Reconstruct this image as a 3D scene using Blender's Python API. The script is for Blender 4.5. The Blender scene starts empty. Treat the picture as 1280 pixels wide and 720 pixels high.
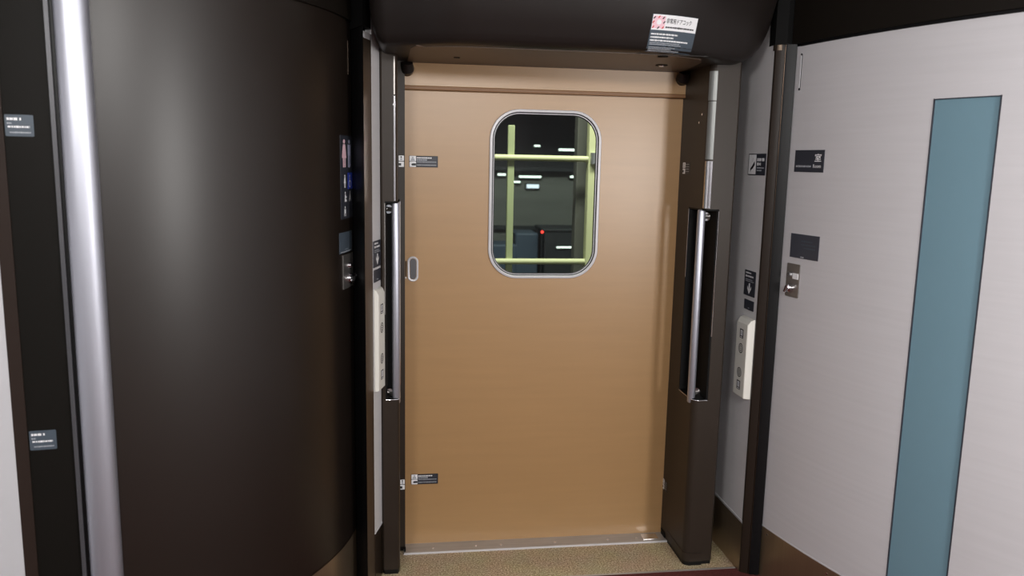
import bpy, bmesh, math, random
from mathutils import Vector, Matrix
random.seed(7)
sc = bpy.context.scene
COL = sc.collection
sin, cos, pi, R = math.sin, math.cos, math.pi, math.radians

# ------------------------------------------------------------------ materials
def srgb(r, g, b):
    f = lambda v: (v/255/12.92 if v/255 <= .04045 else ((v/255+.055)/1.055)**2.4)
    return (f(r), f(g), f(b), 1)

MATS = {}
def mat(name, rgb, rough=.5, metal=0., spec=.5, var=0., scale=(8, 8, 8), bump=0., coat=0., emit=0., coatrough=.1):
    """Principled material with a noise that varies the colour and (optionally) bumps the surface."""
    m = bpy.data.materials.new(name); m.use_nodes = True
    nt = m.node_tree; b = nt.nodes['Principled BSDF']
    c = srgb(*rgb)
    b.inputs['Base Color'].default_value = c
    b.inputs['Roughness'].default_value = rough
    b.inputs['Metallic'].default_value = metal
    b.inputs['Specular IOR Level'].default_value = spec
    b.inputs['Coat Weight'].default_value = coat
    b.inputs['Coat Roughness'].default_value = coatrough
    if emit:
        b.inputs['Emission Color'].default_value = c
        b.inputs['Emission Strength'].default_value = emit
    if var or bump:
        tc = nt.nodes.new('ShaderNodeTexCoord'); mp = nt.nodes.new('ShaderNodeMapping')
        mp.inputs['Scale'].default_value = scale
        nz = nt.nodes.new('ShaderNodeTexNoise'); nz.inputs['Scale'].default_value = 1.; nz.inputs['Detail'].default_value = 4
        nt.links.new(tc.outputs['Object'], mp.inputs['Vector']); nt.links.new(mp.outputs['Vector'], nz.inputs['Vector'])
        if var:
            mr = nt.nodes.new('ShaderNodeMapRange')
            mr.inputs['From Min'].default_value = .3; mr.inputs['From Max'].default_value = .7
            mr.inputs['To Min'].default_value = 1-var; mr.inputs['To Max'].default_value = 1+var
            nt.links.new(nz.outputs['Fac'], mr.inputs['Value'])
            mx = nt.nodes.new('ShaderNodeVectorMath'); mx.operation = 'SCALE'
            mx.inputs[0].default_value = c[:3]
            nt.links.new(mr.outputs['Result'], mx.inputs['Scale'])
            nt.links.new(mx.outputs['Vector'], b.inputs['Base Color'])
        if bump:
            bp = nt.nodes.new('ShaderNodeBump'); bp.inputs['Strength'].default_value = bump; bp.inputs['Distance'].default_value = .002
            nt.links.new(nz.outputs['Fac'], bp.inputs['Height']); nt.links.new(bp.outputs['Normal'], b.inputs['Normal'])
    MATS[name] = m
    return m

M = {}
def dm(key, *a, **k): M[key] = mat(key, *a, **k)
dm('door_tan', (166, 130, 87), rough=.37, spec=.8, var=.03, scale=(3, 3, 40), bump=.03)
dm('ledge_shadow_brown', (126, 88, 52), rough=.5)
dm('pillar_brown', (46, 38, 31), rough=.45, spec=.28, var=.05, scale=(5, 5, 5))
dm('header_brown', (27, 22, 20), rough=.42, spec=.35, var=.05, scale=(4, 4, 4))
dm('soffit_bounce_brown', (88, 74, 63), rough=.45, spec=.4)
dm('lintel_dark', (22, 18, 14), rough=.5, spec=.18)
dm('cyl_brown', (30, 23, 18), rough=.38, spec=.55, var=.05, scale=(6, 6, 6), bump=.02)
dm('jamb_dark', (20, 18, 15), rough=.55, spec=.12)
dm('jamb_brown', (44, 34, 29), rough=.5, spec=.2)
dm('black_rubber', (13, 13, 14), rough=.45, spec=.25)
dm('black_gap', (8, 8, 8), rough=.7, spec=.2)
dm('wall_white', (204, 202, 203), rough=.55, spec=.35, var=.015, scale=(2, 2, 60), bump=.05)
dm('door_white', (203, 201, 204), rough=.5, spec=.4, var=.02, scale=(3, 3, 90), bump=.06)
dm('plain_white', (192, 192, 195), rough=.6, spec=.3)
dm('glass_blue', (112, 144, 158), rough=.35, spec=.5, var=.02, scale=(2, 2, 2))
dm('bronze_steel', (165, 144, 118), rough=.32, metal=.8, var=.05, scale=(200, 200, 2))
dm('post_bronze', (92, 80, 68), rough=.38, metal=.75, var=.05, scale=(200, 200, 2))
dm('post_dark', (38, 30, 24), rough=.4, metal=0., spec=.25)
dm('dark_steel', (78, 66, 56), rough=.3, metal=.85, var=.05, scale=(200, 200, 2))
dm('sill_steel', (176, 170, 164), rough=.32, metal=.45, var=.1, scale=(6, 60, 6))
dm('chrome', (225, 225, 228), rough=.12, metal=1.)
dm('alu', (186, 188, 198), rough=.43, metal=.8, var=.02, scale=(100, 100, 2))
dm('alu_white', (208, 207, 210), rough=.35, metal=.12)
dm('plate_steel', (150, 146, 142), rough=.33, metal=.8, var=.04, scale=(60, 60, 60))
dm('sign_dark', (52, 54, 62), rough=.4, spec=.4)
dm('sign_slate', (74, 84, 94), rough=.4, spec=.4)
dm('sign_square', (58, 60, 70), rough=.3, spec=.5)
dm('ink_white', (236, 236, 238), rough=.5)
dm('ink_grey', (170, 174, 180), rough=.5)
dm('ink_dim', (120, 128, 136), rough=.5)
dm('ink_black', (30, 30, 34), rough=.5)
dm('ink_red', (206, 70, 66), rough=.5)
dm('ink_pink', (236, 196, 206), rough=.5)
dm('ink_pale_blue', (205, 208, 240), rough=.5)
dm('ink_blue', (52, 74, 190), rough=.45)
dm('box_white', (222, 220, 212), rough=.4, spec=.4)
dm('pull_grey', (96, 96, 98), rough=.4, metal=.3)
dm('rim_grey', (76, 76, 80), rough=.4, metal=.2)
dm('strip_grey', (128, 130, 128), rough=.4, metal=.5)
dm('gasket', (20, 21, 24), rough=.35)
dm('carpet_red', (86, 46, 44), rough=.95, spec=.1, var=.25, scale=(160, 160, 160), bump=.4)
dm('platform_grey', (60, 62, 60), rough=.8, var=.2, scale=(2, 2, 2))
dm('fence_green', (224, 228, 182), rough=.45, var=.03, scale=(3, 3, 3))
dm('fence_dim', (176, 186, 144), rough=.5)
dm('ext_wall', (104, 106, 100), rough=.8, var=.15, scale=(.5, .5, 3))
dm('ext_dark', (40, 44, 46), rough=.6, var=.1, scale=(.6, .6, .6))
dm('ext_blue', (70, 84, 100), rough=.5, var=.1, scale=(.6, .6, .6))
dm('lamp_white', (240, 255, 246), emit=2.2)
dm('sign_white', (220, 232, 245), emit=1.0)
dm('lamp_red', (255, 60, 50), emit=3.)
dm('led', (255, 250, 240), emit=1.5)

def speckle(name, base, a, bcol, rough):
    m = bpy.data.materials.new(name); m.use_nodes = True; nt = m.node_tree; b = nt.nodes['Principled BSDF']
    tc = nt.nodes.new('ShaderNodeTexCoord')
    v = nt.nodes.new('ShaderNodeTexNoise'); v.inputs['Scale'].default_value = 170; v.inputs['Detail'].default_value = 3
    v2 = nt.nodes.new('ShaderNodeTexNoise'); v2.inputs['Scale'].default_value = 9
    cr = nt.nodes.new('ShaderNodeValToRGB'); e = cr.color_ramp.elements
    e[0].position = .36; e[0].color = srgb(*a); e[1].position = .64; e[1].color = srgb(*bcol)
    n = cr.color_ramp.elements.new(.5); n.color = srgb(*base)
    mx = nt.nodes.new('ShaderNodeMix'); mx.data_type = 'RGBA'; mx.blend_type = 'MULTIPLY'; mx.inputs['Factor'].default_value = .25
    nt.links.new(tc.outputs['Object'], v.inputs['Vector']); nt.links.new(tc.outputs['Object'], v2.inputs['Vector'])
    nt.links.new(v.outputs['Fac'], cr.inputs['Fac']); nt.links.new(cr.outputs['Color'], mx.inputs['A']); nt.links.new(v2.outputs['Color'], mx.inputs['B'])
    nt.links.new(mx.outputs['Result'], b.inputs['Base Color'])
    b.inputs['Roughness'].default_value = rough
    return m
M['floor_beige'] = speckle('floor_beige', (180, 160, 128), (132, 112, 82), (220, 204, 172), .6)

def pane_mat():
    m = bpy.data.materials.new('window_pane'); m.use_nodes = True; nt = m.node_tree
    nt.nodes.remove(nt.nodes['Principled BSDF']); out = nt.nodes['Material Output']
    tr = nt.nodes.new('ShaderNodeBsdfTransparent'); tr.inputs['Color'].default_value = (.80, .88, .82, 1)
    gl = nt.nodes.new('ShaderNodeBsdfGlossy'); gl.inputs['Roughness'].default_value = .02
    fr = nt.nodes.new('ShaderNodeFresnel'); fr.inputs['IOR'].default_value = 1.45
    mx = nt.nodes.new('ShaderNodeMixShader')
    nt.links.new(fr.outputs['Fac'], mx.inputs['Fac']); nt.links.new(tr.outputs['BSDF'], mx.inputs[1]); nt.links.new(gl.outputs['BSDF'], mx.inputs[2])
    nt.links.new(mx.outputs['Shader'], out.inputs['Surface'])
    return m
M['pane'] = pane_mat()

# ------------------------------------------------------------------ mesh building
class MB:
    def __init__(s): s.v, s.f, s.m, s.mats, s.smooth = [], [], [], [], []
    def mi(s, m):
        m = M[m] if isinstance(m, str) else m
        if m not in s.mats: s.mats.append(m)
        return s.mats.index(m)
    def add(s, vs, fs, m, smooth=False):
        o = len(s.v); k = s.mi(m)
        s.v += [tuple(v) for v in vs]
        for f in fs: s.f.append([o+i for i in f]); s.m.append(k); s.smooth.append(smooth)
    def prism(s, poly, z0, z1, m, smooth=False):
        n = len(poly)
        vs = [(x, y, z0) for x, y in poly]+[(x, y, z1) for x, y in poly]
        fs = [[i, (i+1) % n, n+(i+1) % n, n+i] for i in range(n)]
        s.add(vs, fs, m, smooth); s.add(vs, [list(range(n))[::-1], list(range(n, 2*n))], m)
    def box(s, a, b, m): s.prism([(a[0], a[1]), (b[0], a[1]), (b[0], b[1]), (a[0], b[1])], a[2], b[2], m)
    def tube(s, path, r, m, n=20, caps=True):
        """tube along points; r a number or one radius per point"""
        P = [Vector(p) for p in path]; rr = r if isinstance(r, (list, tuple)) else [r]*len(P)
        T0 = (P[1]-P[0]).normalized()
        up = Vector((0, 0, 1)) if abs(T0.z) < .9 else Vector((1, 0, 0))
        u = T0.cross(up).normalized()
        vs = []
        for i, p in enumerate(P):
            t = ((P[min(i+1, len(P)-1)]-p).normalized()+(p-P[max(i-1, 0)]).normalized()).normalized()
            u = (u-t*u.dot(t)).normalized(); w = t.cross(u)
            for k in range(n):
                a = 2*pi*k/n; vs.append(p+(u*cos(a)+w*sin(a))*rr[i])
        fs = [[i*n+k, i*n+(k+1) % n, (i+1)*n+(k+1) % n, (i+1)*n+k] for i in range(len(P)-1) for k in range(n)]
        s.add(vs, fs, m, True)
        if caps: s.add(vs, [list(range(n))[::-1], list(range((len(P)-1)*n, len(P)*n))], m)
    def loft(s, rings, m, smooth=True, caps=False, closed=False):
        n = len(rings[0]); vs = [p for r in rings for p in r]
        kk = n if closed else n-1
        fs = [[i*n+k, i*n+(k+1) % n, (i+1)*n+(k+1) % n, (i+1)*n+k] for i in range(len(rings)-1) for k in range(kk)]
        s.add(vs, fs, m, smooth)
        if caps: s.add(vs, [list(range(n))[::-1], list(range((len(rings)-1)*n, len(rings)*n))], m)
    def build(s, name, parent=None, bevel=0., segs=2):
        me = bpy.data.meshes.new(name); me.from_pydata(s.v, [], s.f)
        for m in s.mats: me.materials.append(m)
        for p, k, sm in zip(me.polygons, s.m, s.smooth): p.material_index = k; p.use_smooth = sm
        bm = bmesh.new(); bm.from_mesh(me)
        bmesh.ops.remove_doubles(bm, verts=bm.verts, dist=1e-6)
        bmesh.ops.recalc_face_normals(bm, faces=bm.faces)
        bm.to_mesh(me); bm.free()
        me.set_sharp_from_angle(angle=R(32))
        o = bpy.data.objects.new(name, me); COL.objects.link(o)
        if parent: o.parent = parent; o.matrix_parent_inverse = parent_inv(parent)
        if bevel:
            b = o.modifiers.new('Bevel', 'BEVEL'); b.width = bevel; b.segments = segs; b.limit_method = 'ANGLE'; b.angle_limit = R(40)
            b.harden_normals = False
        return o
def parent_inv(p): return Matrix.LocRotScale(p.location, p.rotation_euler, p.scale).inverted()

def tag(o, label=None, cat=None, group=None, kind=None):
    if label: o['label'] = label
    if cat: o['category'] = cat
    if group: o['group'] = group
    if kind: o['kind'] = kind
    return o
def struct(o, label=None): return tag(o, label, kind='structure')
def empty(name, loc):
    o = bpy.data.objects.new(name, None); COL.objects.link(o); o.location = loc; o.empty_display_size = .05
    return o

# text -> flat 2D triangles, cached
_txt = {}
def text2d(body, bold=0.):
    if (body, bold) in _txt: return _txt[body, bold]
    cu = bpy.data.curves.new('t', 'FONT'); cu.body = body; cu.size = 1; cu.resolution_u = 2; cu.offset = bold
    ob = bpy.data.objects.new('t', cu); COL.objects.link(ob)
    dg = bpy.context.evaluated_depsgraph_get(); dg.update()
    me = bpy.data.meshes.new_from_object(ob.evaluated_get(dg))
    V = [(v.co.x, v.co.y) for v in me.vertices]; F = [list(p.vertices) for p in me.polygons]
    bpy.data.objects.remove(ob); bpy.data.curves.remove(cu); bpy.data.meshes.remove(me)
    if V:
        x0 = min(v[0] for v in V); x1 = max(v[0] for v in V); y0 = min(v[1] for v in V); y1 = max(v[1] for v in V)
        V = [((x-x0)/(x1-x0), (y-y0)/(y1-y0)) for x, y in V]
    _txt[body, bold] = (V, F)
    return V, F

class Sign:
    """flat printed sign: layers of shapes in (u,v) metres about its centre, put on a surface by place(u,v,n)"""
    def __init__(s, place): s.p = place; s.mb = MB(); s.k = 0
    def poly(s, pts, m, lift=None):
        n = .0024+.0002*s.k if lift is None else lift
        s.mb.add([s.p(u, v, n) for u, v in pts], [list(range(len(pts)))], m)
    def layer(s): s.k += 1; return s
    def rr(s, x0, y0, x1, y1, r=0., n=5):
        if r <= 0: return [(x0, y0), (x1, y0), (x1, y1), (x0, y1)]
        o = []
        for cx, cy, a in ((x1-r, y0+r, -90), (x1-r, y1-r, 0), (x0+r, y1-r, 90), (x0+r, y0+r, 180)):
            o += [(cx+r*cos(R(a+90*i/n)), cy+r*sin(R(a+90*i/n))) for i in range(n+1)]
        return o
    def base(s, w, h, m, r=.002, t=.0024, div=1):
        """plate with thickness; div subdivides along u so it can follow a curve"""
        if div == 1:
            pts = s.rr(-w/2, -h/2, w/2, h/2, r); n = len(pts)
            vs = [s.p(u, v, 0) for u, v in pts]+[s.p(u, v, t) for u, v in pts]
            s.mb.add(vs, [list(range(n, 2*n)), list(range(n))[::-1]]+[[i, (i+1) % n, n+(i+1) % n, n+i] for i in range(n)], m)
        else:
            us = [-w/2+w*i/div for i in range(div+1)]; N = div+1
            for v0, v1 in [(-h/2+h*j/6, -h/2+h*(j+1)/6) for j in range(6)]:
                s.mb.add([s.p(u, v0, t) for u in us]+[s.p(u, v1, t) for u in us], [[i, i+1, N+i+1, N+i] for i in range(div)], m)
            ring = [(u, -h/2) for u in us]+[(w/2, -h/2+h*j/6) for j in range(1, 6)]+[(u, h/2) for u in us[::-1]]+[(-w/2, h/2-h*j/6) for j in range(1, 6)]
            n = len(ring)
            s.mb.add([s.p(u, v, 0) for u, v in ring]+[s.p(u, v, t) for u, v in ring], [[i, (i+1) % n, n+(i+1) % n, n+i] for i in range(n)], m)
    def rect(s, x0, y0, x1, y1, m, r=0.): s.poly(s.rr(x0, y0, x1, y1, r), m)
    def grid(s, x0, y0, x1, y1, m, nu=6, nv=4):
        n = .0024+.0002*s.k
        vs = [s.p(x0+(x1-x0)*i/nu, y0+(y1-y0)*j/nv, n) for j in range(nv+1) for i in range(nu+1)]
        s.mb.add(vs, [[j*(nu+1)+i, j*(nu+1)+i+1, (j+1)*(nu+1)+i+1, (j+1)*(nu+1)+i] for j in range(nv) for i in range(nu)], m)
    def disc(s, x, y, r, m, ry=None, n=20): s.poly([(x+r*cos(2*pi*i/n), y+(ry or r)*sin(2*pi*i/n)) for i in range(n)], m)
    def ring(s, x, y, r0, r1, m, n=24):
        l = .0024+.0002*s.k
        vs = [s.p(x+q*cos(2*pi*i/n), y+q*sin(2*pi*i/n), l) for q in (r0, r1) for i in range(n)]
        s.mb.add(vs, [[i, (i+1) % n, n+(i+1) % n, n+i] for i in range(n)], m)
    def text(s, body, x0, y0, x1, y1, m, bold=0.):
        V, F = text2d(body, bold); l = .0024+.0002*s.k
        if V: s.mb.add([s.p(x0+u*(x1-x0), y0+v*(y1-y0), l) for u, v in V], F, m)
    def dashes(s, x0, x1, y, h, m, seed=0):
        """a line of print too small to read: an uneven row of tiny strokes"""
        rnd = random.Random(seed); x = x0
        while x < x1:
            w = min(h*rnd.uniform(.5, 1.3), x1-x); hh = h*rnd.uniform(.7, 1)
            s.rect(x, y-hh/2, x+w, y+hh/2, m); x += w+h*rnd.uniform(.12, .3)
    def person(s, x, y, h, m, skirt=False, gap=True):
        """standing pictogram, feet at y"""
        f = 1.5; s.disc(x, y+h*.91, h*.075*f, m, ry=h*.075, n=12)
        if skirt: s.poly([(x-.12*h, y+.81*h), (x+.12*h, y+.81*h), (x+.24*h, y+.33*h), (x-.24*h, y+.33*h)], m)
        else: s.poly([(x-.18*h, y+.81*h), (x+.18*h, y+.81*h), (x+.18*h, y+.42*h), (x-.18*h, y+.42*h)], m)
        for q in (-1, 1): s.rect(x+q*.08*h-.06*h, y, x+q*.08*h+.06*h, y+.44*h, m)
    def build(s, name, label, cat, group=None, bevel=0.):
        return tag(s.mb.build(name), label, cat, group)

def flat(o, u, v, n=None):
    o, u, v = Vector(o), Vector(u).normalized(), Vector(v).normalized(); n = Vector(n).normalized() if n else u.cross(v)
    return lambda a, b, c: o+u*a+v*b+n*c

class Cyl:
    """upright curved wall bulging into the vestibule"""
    def __init__(s, S, th, rad, side):
        s.r, s.side = rad, side; s.cx = S[0]+side*rad*cos(th); s.cy = S[1]+rad*sin(th)
    def P(s, th, z, n=0.): return Vector((s.cx-s.side*(s.r+n)*cos(th), s.cy-(s.r+n)*sin(th), z))
    def place(s, th0, z0): return lambda u, v, n: s.P(th0+s.side*u/s.r, z0+v, n)
    def slab(s, mb, t0, t1, z0, z1, n0, n1, m, k=40):
        rings = []
        for i in range(k+1):
            t = t0+(t1-t0)*i/k
            rings.append([s.P(t, z0, n0), s.P(t, z0, n1), s.P(t, z1, n1), s.P(t, z1, n0)])
        # split so flat sides stay crisp while the faces follow the curve
        for a in range(4):
            b = (a+1) % 4
            mb.loft([[r[a], r[b]] for r in rings], m, smooth=True)
        mb.add(rings[0], [[0, 1, 2, 3]], m); mb.add(rings[-1], [[3, 2, 1, 0]], m)
RC = Cyl((1.336, 2.647), .166, 2.6, 1)
LC = Cyl((-.155, 2.762), .145, .85, -1)
ZC = 2.27   # ceiling

# ------------------------------------------------------------------ room shell
mb = MB(); mb.box((-1.6, 2.69, -.05), (2.2, 3.06, 0), 'floor_beige'); struct(mb.build('floor'))
mb = MB(); mb.box((-1.7, -.7, -.05), (2.2, 2.6885, .003), 'carpet_red'); struct(mb.build('floor.001'))
mb = MB(); mb.box((-.10, 2.684, .0005), (1.27, 2.6935, .0045), 'sill_steel'); struct(mb.build('trim_1'))
mb = MB(); mb.box((-1.7, -.7, ZC), (2.2, 3.06, ZC+.04), 'plain_white'); ceil = struct(mb.build('ceiling'))
# outer wall with the door opening
mb = MB()
mb.box((-1.6, 3.03, 0), (.0, 3.08, ZC), 'jamb_dark'); mb.box((1.10, 3.03, 0), (2.2, 3.08, ZC), 'jamb_dark'); mb.box((.0, 3.03, 1.88), (1.10, 3.08, ZC), 'jamb_dark')
struct(mb.build('wall_front'))
# white side walls between pillar and corner post
mb = MB(); mb.prism([(1.275, 2.663), (1.275, 2.985), (1.30, 2.985), (1.30, 2.663)], .204, 2.20, 'wall_white'); struct(mb.build('wall_right'))
mb = MB(); mb.prism([(-.0868, 2.70), (-.0635, 2.79), (-.0835, 2.79), (-.1068, 2.70)], .204, 2.20, 'wall_white'); struct(mb.build('wall_left'))
# their kick plates with the bright edging above
mb = MB(); mb.prism([(1.2735, 2.663), (1.2735, 2.985), (1.30, 2.985), (1.30, 2.663)], .0, .196, 'bronze_steel')
mb.box((1.2725, 2.663, .196), (1.29, 2.985, .199), 'alu_white'); mb.box((1.2735, 2.663, .199), (1.29, 2.985, .2012), 'black_gap'); mb.box((1.2725, 2.663, .2012), (1.29, 2.985, .204), 'alu_white')
struct(mb.build('baseboard_right'))
mb = MB(); mb.prism([(-.0856, 2.70), (-.0623, 2.79), (-.0835, 2.79), (-.1068, 2.70)], 0, .199, 'dark_steel')
mb.prism([(-.0850, 2.70), (-.0617, 2.79), (-.0835, 2.79), (-.1068, 2.70)], .199, .204, 'alu_white')
struct(mb.build('baseboard_left'))
# near white wall, left, and the rest of the room behind the camera
e = LC.P(1.507, 0); e2 = LC.P(1.507, 0, -.03)
mb = MB(); mb.prism([(e.x, e.y-.004), (-1.45, 1.70), (-1.6, 1.2), (-1.6, -.7), (-1.65, -.7), (-1.65, 1.3), (-1.5, 1.75), (e2.x, e2.y)], 0, ZC, 'plain_white'); struct(mb.build('wall_left.001'))
mb = MB(); mb.box((-1.7, -.75, 0), (2.2, -.7, ZC), 'plain_white'); struct(mb.build('wall_back'))

# ------------------------------------------------------------------ entrance door (door_1)
door = empty('door_1', (.548, 3.0, 0)); struct(door, 'tan sliding entrance door with a round-cornered window')
WX0, WX1, WZ0, WZ1, WR = .336, .762, 1.077, 1.713, .112
def rrect(x0, z0, x1, z1, r, n=10):
    o = []
    for cx, cz, a in ((x1-r, z0+r, -90), (x1-r, z1-r, 0), (x0+r, z1-r, 90), (x0+r, z0+r, 180)):
        o += [(cx+r*cos(R(a+90*i/n)), cz+r*sin(R(a+90*i/n))) for i in range(n+1)]
    return o
def panel_with_hole(mb, X0, X1, Z0, Z1, hole, y0, y1, m):
    """front/back skins with a hole, as quads radiating from the hole to the border"""
    n = len(hole); cx = sum(p[0] for p in hole)/n; cz = sum(p[1] for p in hole)/n
    def outer(p):
        dx, dz = p[0]-cx, p[1]-cz
        t = min(((X1-cx)/dx if dx > 0 else (X0-cx)/dx) if abs(dx) > 1e-9 else 1e9, ((Z1-cz)/dz if dz > 0 else (Z0-cz)/dz) if abs(dz) > 1e-9 else 1e9)
        return (cx+dx*t, cz+dz*t)
    ring = []
    for i in range(n):
        a, b = hole[i], hole[(i+1) % n]; ring.append((a, outer(a)))
        oa, ob = outer(a), outer(b)
        if abs(oa[0]-ob[0]) > 1e-6 and abs(oa[1]-ob[1]) > 1e-6:      # the corner lies between
            c = (X0 if min(oa[0], ob[0]) == X0 or abs(min(oa[0], ob[0])-X0) < 1e-6 else X1, Z0 if abs(min(oa[1], ob[1])-Z0) < 1e-6 else Z1)
            ring.append((((a[0]+b[0])/2, (a[1]+b[1])/2), c))
    n = len(ring)
    for y in (y0, y1):
        mb.add([(p[0], y, p[1]) for p, _ in ring]+[(q[0], y, q[1]) for _, q in ring], [[i, (i+1) % n, n+(i+1) % n, n+i] for i in range(n)], m)
    mb.add([(p[0], y0, p[1]) for p, _ in ring]+[(p[0], y1, p[1]) for p, _ in ring], [[i, (i+1) % n, n+(i+1) % n, n+i] for i in range(n)], m)
    mb.add([(q[0], y0, q[1]) for _, q in ring]+[(q[0], y1, q[1]) for _, q in ring], [[i, (i+1) % n, n+(i+1) % n, n+i] for i in range(n)], m)
mb = MB(); panel_with_hole(mb, .018, 1.082, .004, 1.80, rrect(WX0+.008, WZ0+.008, WX1-.008, WZ1-.008, WR-.008), 3.0, 3.03, 'door_tan')
mb.build('door_leaf', door)
def frame_ring(mb, sections, m):
    """sections: list of (inset, y) swept round the window outline"""
    rings = []
    for ins, y in sections:
        rings.append([(x, y, z) for x, z in rrect(WX0+ins, WZ0+ins, WX1-ins, WZ1-ins, max(WR-ins, .02), 12)])
    mb.loft(rings, m, smooth=True, closed=True)
mb = MB(); frame_ring(mb, [(0, 3.001), (0, 2.993), (.002, 2.991), (.009, 2.990), (.0108, 2.992), (.011, 3.002)], 'alu_white'); mb.build('window_frame', door)
mb = MB(); frame_ring(mb, [(.0108, 3.002), (.0108, 2.994), (.0125, 2.993), (.0145, 2.995), (.0148, 3.002)], 'gasket')
frame_ring(mb, [(.0146, 3.002), (.0146, 2.996), (.0166, 2.996), (.0168, 3.002)], 'alu_white')
frame_ring(mb, [(.0166, 3.002), (.0166, 2.997), (.0200, 2.998), (.0205, 3.002)], 'gasket'); mb.build('window_gasket', door)
mb = MB(); o = rrect(WX0+.012, WZ0+.012, WX1-.012, WZ1-.012, WR-.012, 12); mb.add([(x, 3.0005, z) for x, z in o], [list(range(len(o)))], 'pane'); mb.build('window_glass', door)
# recessed finger pull
fp = [(.052+.0155*cos(R(a)), 1.112+(.0275 if 0 <= a <= 180 else -.0275)+.0155*sin(R(a))) for a in list(range(0, 181, 20))+list(range(180, 361, 20))]
def scaled(f, c=(.052, 1.112), ax=0.0155, k=1.0, add=0.0):
    return [(c[0]+(x-c[0])*(1+add/ax), c[1]+(z-c[1])+(add if z > c[1] else -add)*abs(math.sin(math.atan2(z-c[1]-(.0275 if z > c[1] else -.0275), x-c[0])))) for x, z in f]
mb = MB()
mb.loft([[(x, y, z) for x, z in scaled(fp, add=a)] for a, y in ((.005, 3.0), (.005, 2.9965), (.002, 2.995), (-.002, 2.996), (-.004, 3.004))], 'alu_white', closed=True)
o = scaled(fp, add=-.004); mb.add([(x, 2.9995, z) for x, z in o], [list(range(len(o)))], 'pull_grey')
mb.build('finger_pull', door)
mb = MB(); mb.box((.024, 2.9985, 1.083), (.028, 3.0, 1.142), 'jamb_dark'); mb.box((.0225, 2.998, 1.076), (.0285, 3.0, 1.081), 'alu_white'); mb.build('edge_slot', door)
# ledge and fixed panel over the door; the brown strip paints the ledge's shadow
mb = MB(); mb.box((.018, 2.978, 1.783), (1.082, 3.03, 1.90), 'door_tan'); mb.box((.018, 2.975, 1.770), (1.082, 3.0, 1.784), 'ledge_shadow_brown'); struct(mb.build('trim_2', bevel=.002))
mb = MB(); mb.box((1.020, 2.975, 1.806), (1.025, 2.978, 1.811), 'jamb_dark')
# sill
mb = MB(); mb.box((.016, 2.925, .0), (1.082, 3.03, .006), 'sill_steel'); mb.box((.016, 2.921, .0), (1.082, 2.926, .007), 'alu_white')
for x in (.13, .30, .40, .62, .84, .96): mb.tube([(x, 2.955, .0055), (x, 2.955, .0068)], .005, 'chrome', 12)
mb.box((.985, 2.94, .006), (1.05, 2.985, .008), 'chrome')
struct(mb.build('trim_3'))
mb = MB(); mb.box((.018, 2.935, 0), (.024, 2.95, .02), 'black_gap'); struct(mb.build('trim_4'))

# ------------------------------------------------------------------ door pillars
def arc(cx, cy, r, a0, a1, n=6): return [(cx+r*cos(R(a0+(a1-a0)*i/n)), cy+r*sin(R(a0+(a1-a0)*i/n))) for i in range(n+1)]
# right pillar
mb = MB()
lowR = [(1.078, 3.03), (1.078, 2.752)]+arc(1.104, 2.752, .026, 180, 270)+[(1.182, 2.726), (1.19, 2.734), (1.19, 3.03)]
mb.prism(lowR, .018, .655, 'pillar_brown', True)
mb.prism(lowR, 1.365, 1.90, 'pillar_brown', True)
mb.prism([(1.0785, 3.03), (1.0785, 2.88), (1.135, 2.88), (1.135, 2.726), (1.182, 2.726), (1.19, 2.734), (1.19, 3.03)], .655, 1.365, 'pillar_brown')
pr = struct(mb.build('trim_5'))
for p in pr.data.polygons: p.use_smooth = False
mb = MB(); mb.prism([(1.0785, 2.8795), (1.0785, 2.874), (1.129, 2.874), (1.129, 2.727), (1.1345, 2.727), (1.1345, 2.8795)], .656, 1.364, 'black_gap')
mb.prism([(1.080, 2.874), (1.080, 2.752)]+arc(1.105, 2.753, .024, 180, 270, 5)+[(1.129, 2.729), (1.129, 2.874)], 1.359, 1.3648, 'black_gap')
mb.prism([(1.080, 2.874), (1.080, 2.752)]+arc(1.105, 2.753, .024, 180, 270, 5)+[(1.129, 2.729), (1.129, 2.874)], .6552, .660, 'black_rubber')
mb.build('recess', pr)
mb = MB(); mb.tube([(1.1345, 2.7255, z) for z in (.90, 1.358)], .0016, 'chrome', 8); mb.tube([(1.0782, 2.8755, z) for z in (1.10, 1.358)], .0010, 'chrome', 8); mb.build('recess_edge', pr)
mb = MB()
rim = [(1.0770, 2.875), (1.0770, 2.752)]+arc(1.104, 2.752, .0270, 180, 270)+[(1.133, 2.725)]
mb.tube([(x, y, .657) for x, y in rim], .0014, 'chrome', 8); mb.build('recess_lip', pr)
# bright strip in the corner above the recess
def strip(name, z0, z1, m, w=(200, 262), n=.0012):
    mb = MB(); a = arc(1.104, 2.752, .026+n, w[0], w[1], 5); b = arc(1.104, 2.752, .0262, w[1], w[0], 5)
    mb.prism(a+b, z0, z1, m, True); o = mb.build(name, pr)
    for p in o.data.polygons: p.use_smooth = False
strip('corner_strip', 1.368, 1.535, 'chrome'); strip('corner_strip', 1.541, 1.742, 'strip_grey'); strip('corner_cover', 1.745, 1.845, 'strip_grey', n=.003)
mb = MB()
for p in ((1.0775, 2.79, 1.700), (1.0775, 2.815, 1.672)): mb.tube([p, (p[0]-.002, p[1], p[2])], .0045, 'chrome', 10)
mb.build('screw', pr)
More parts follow.
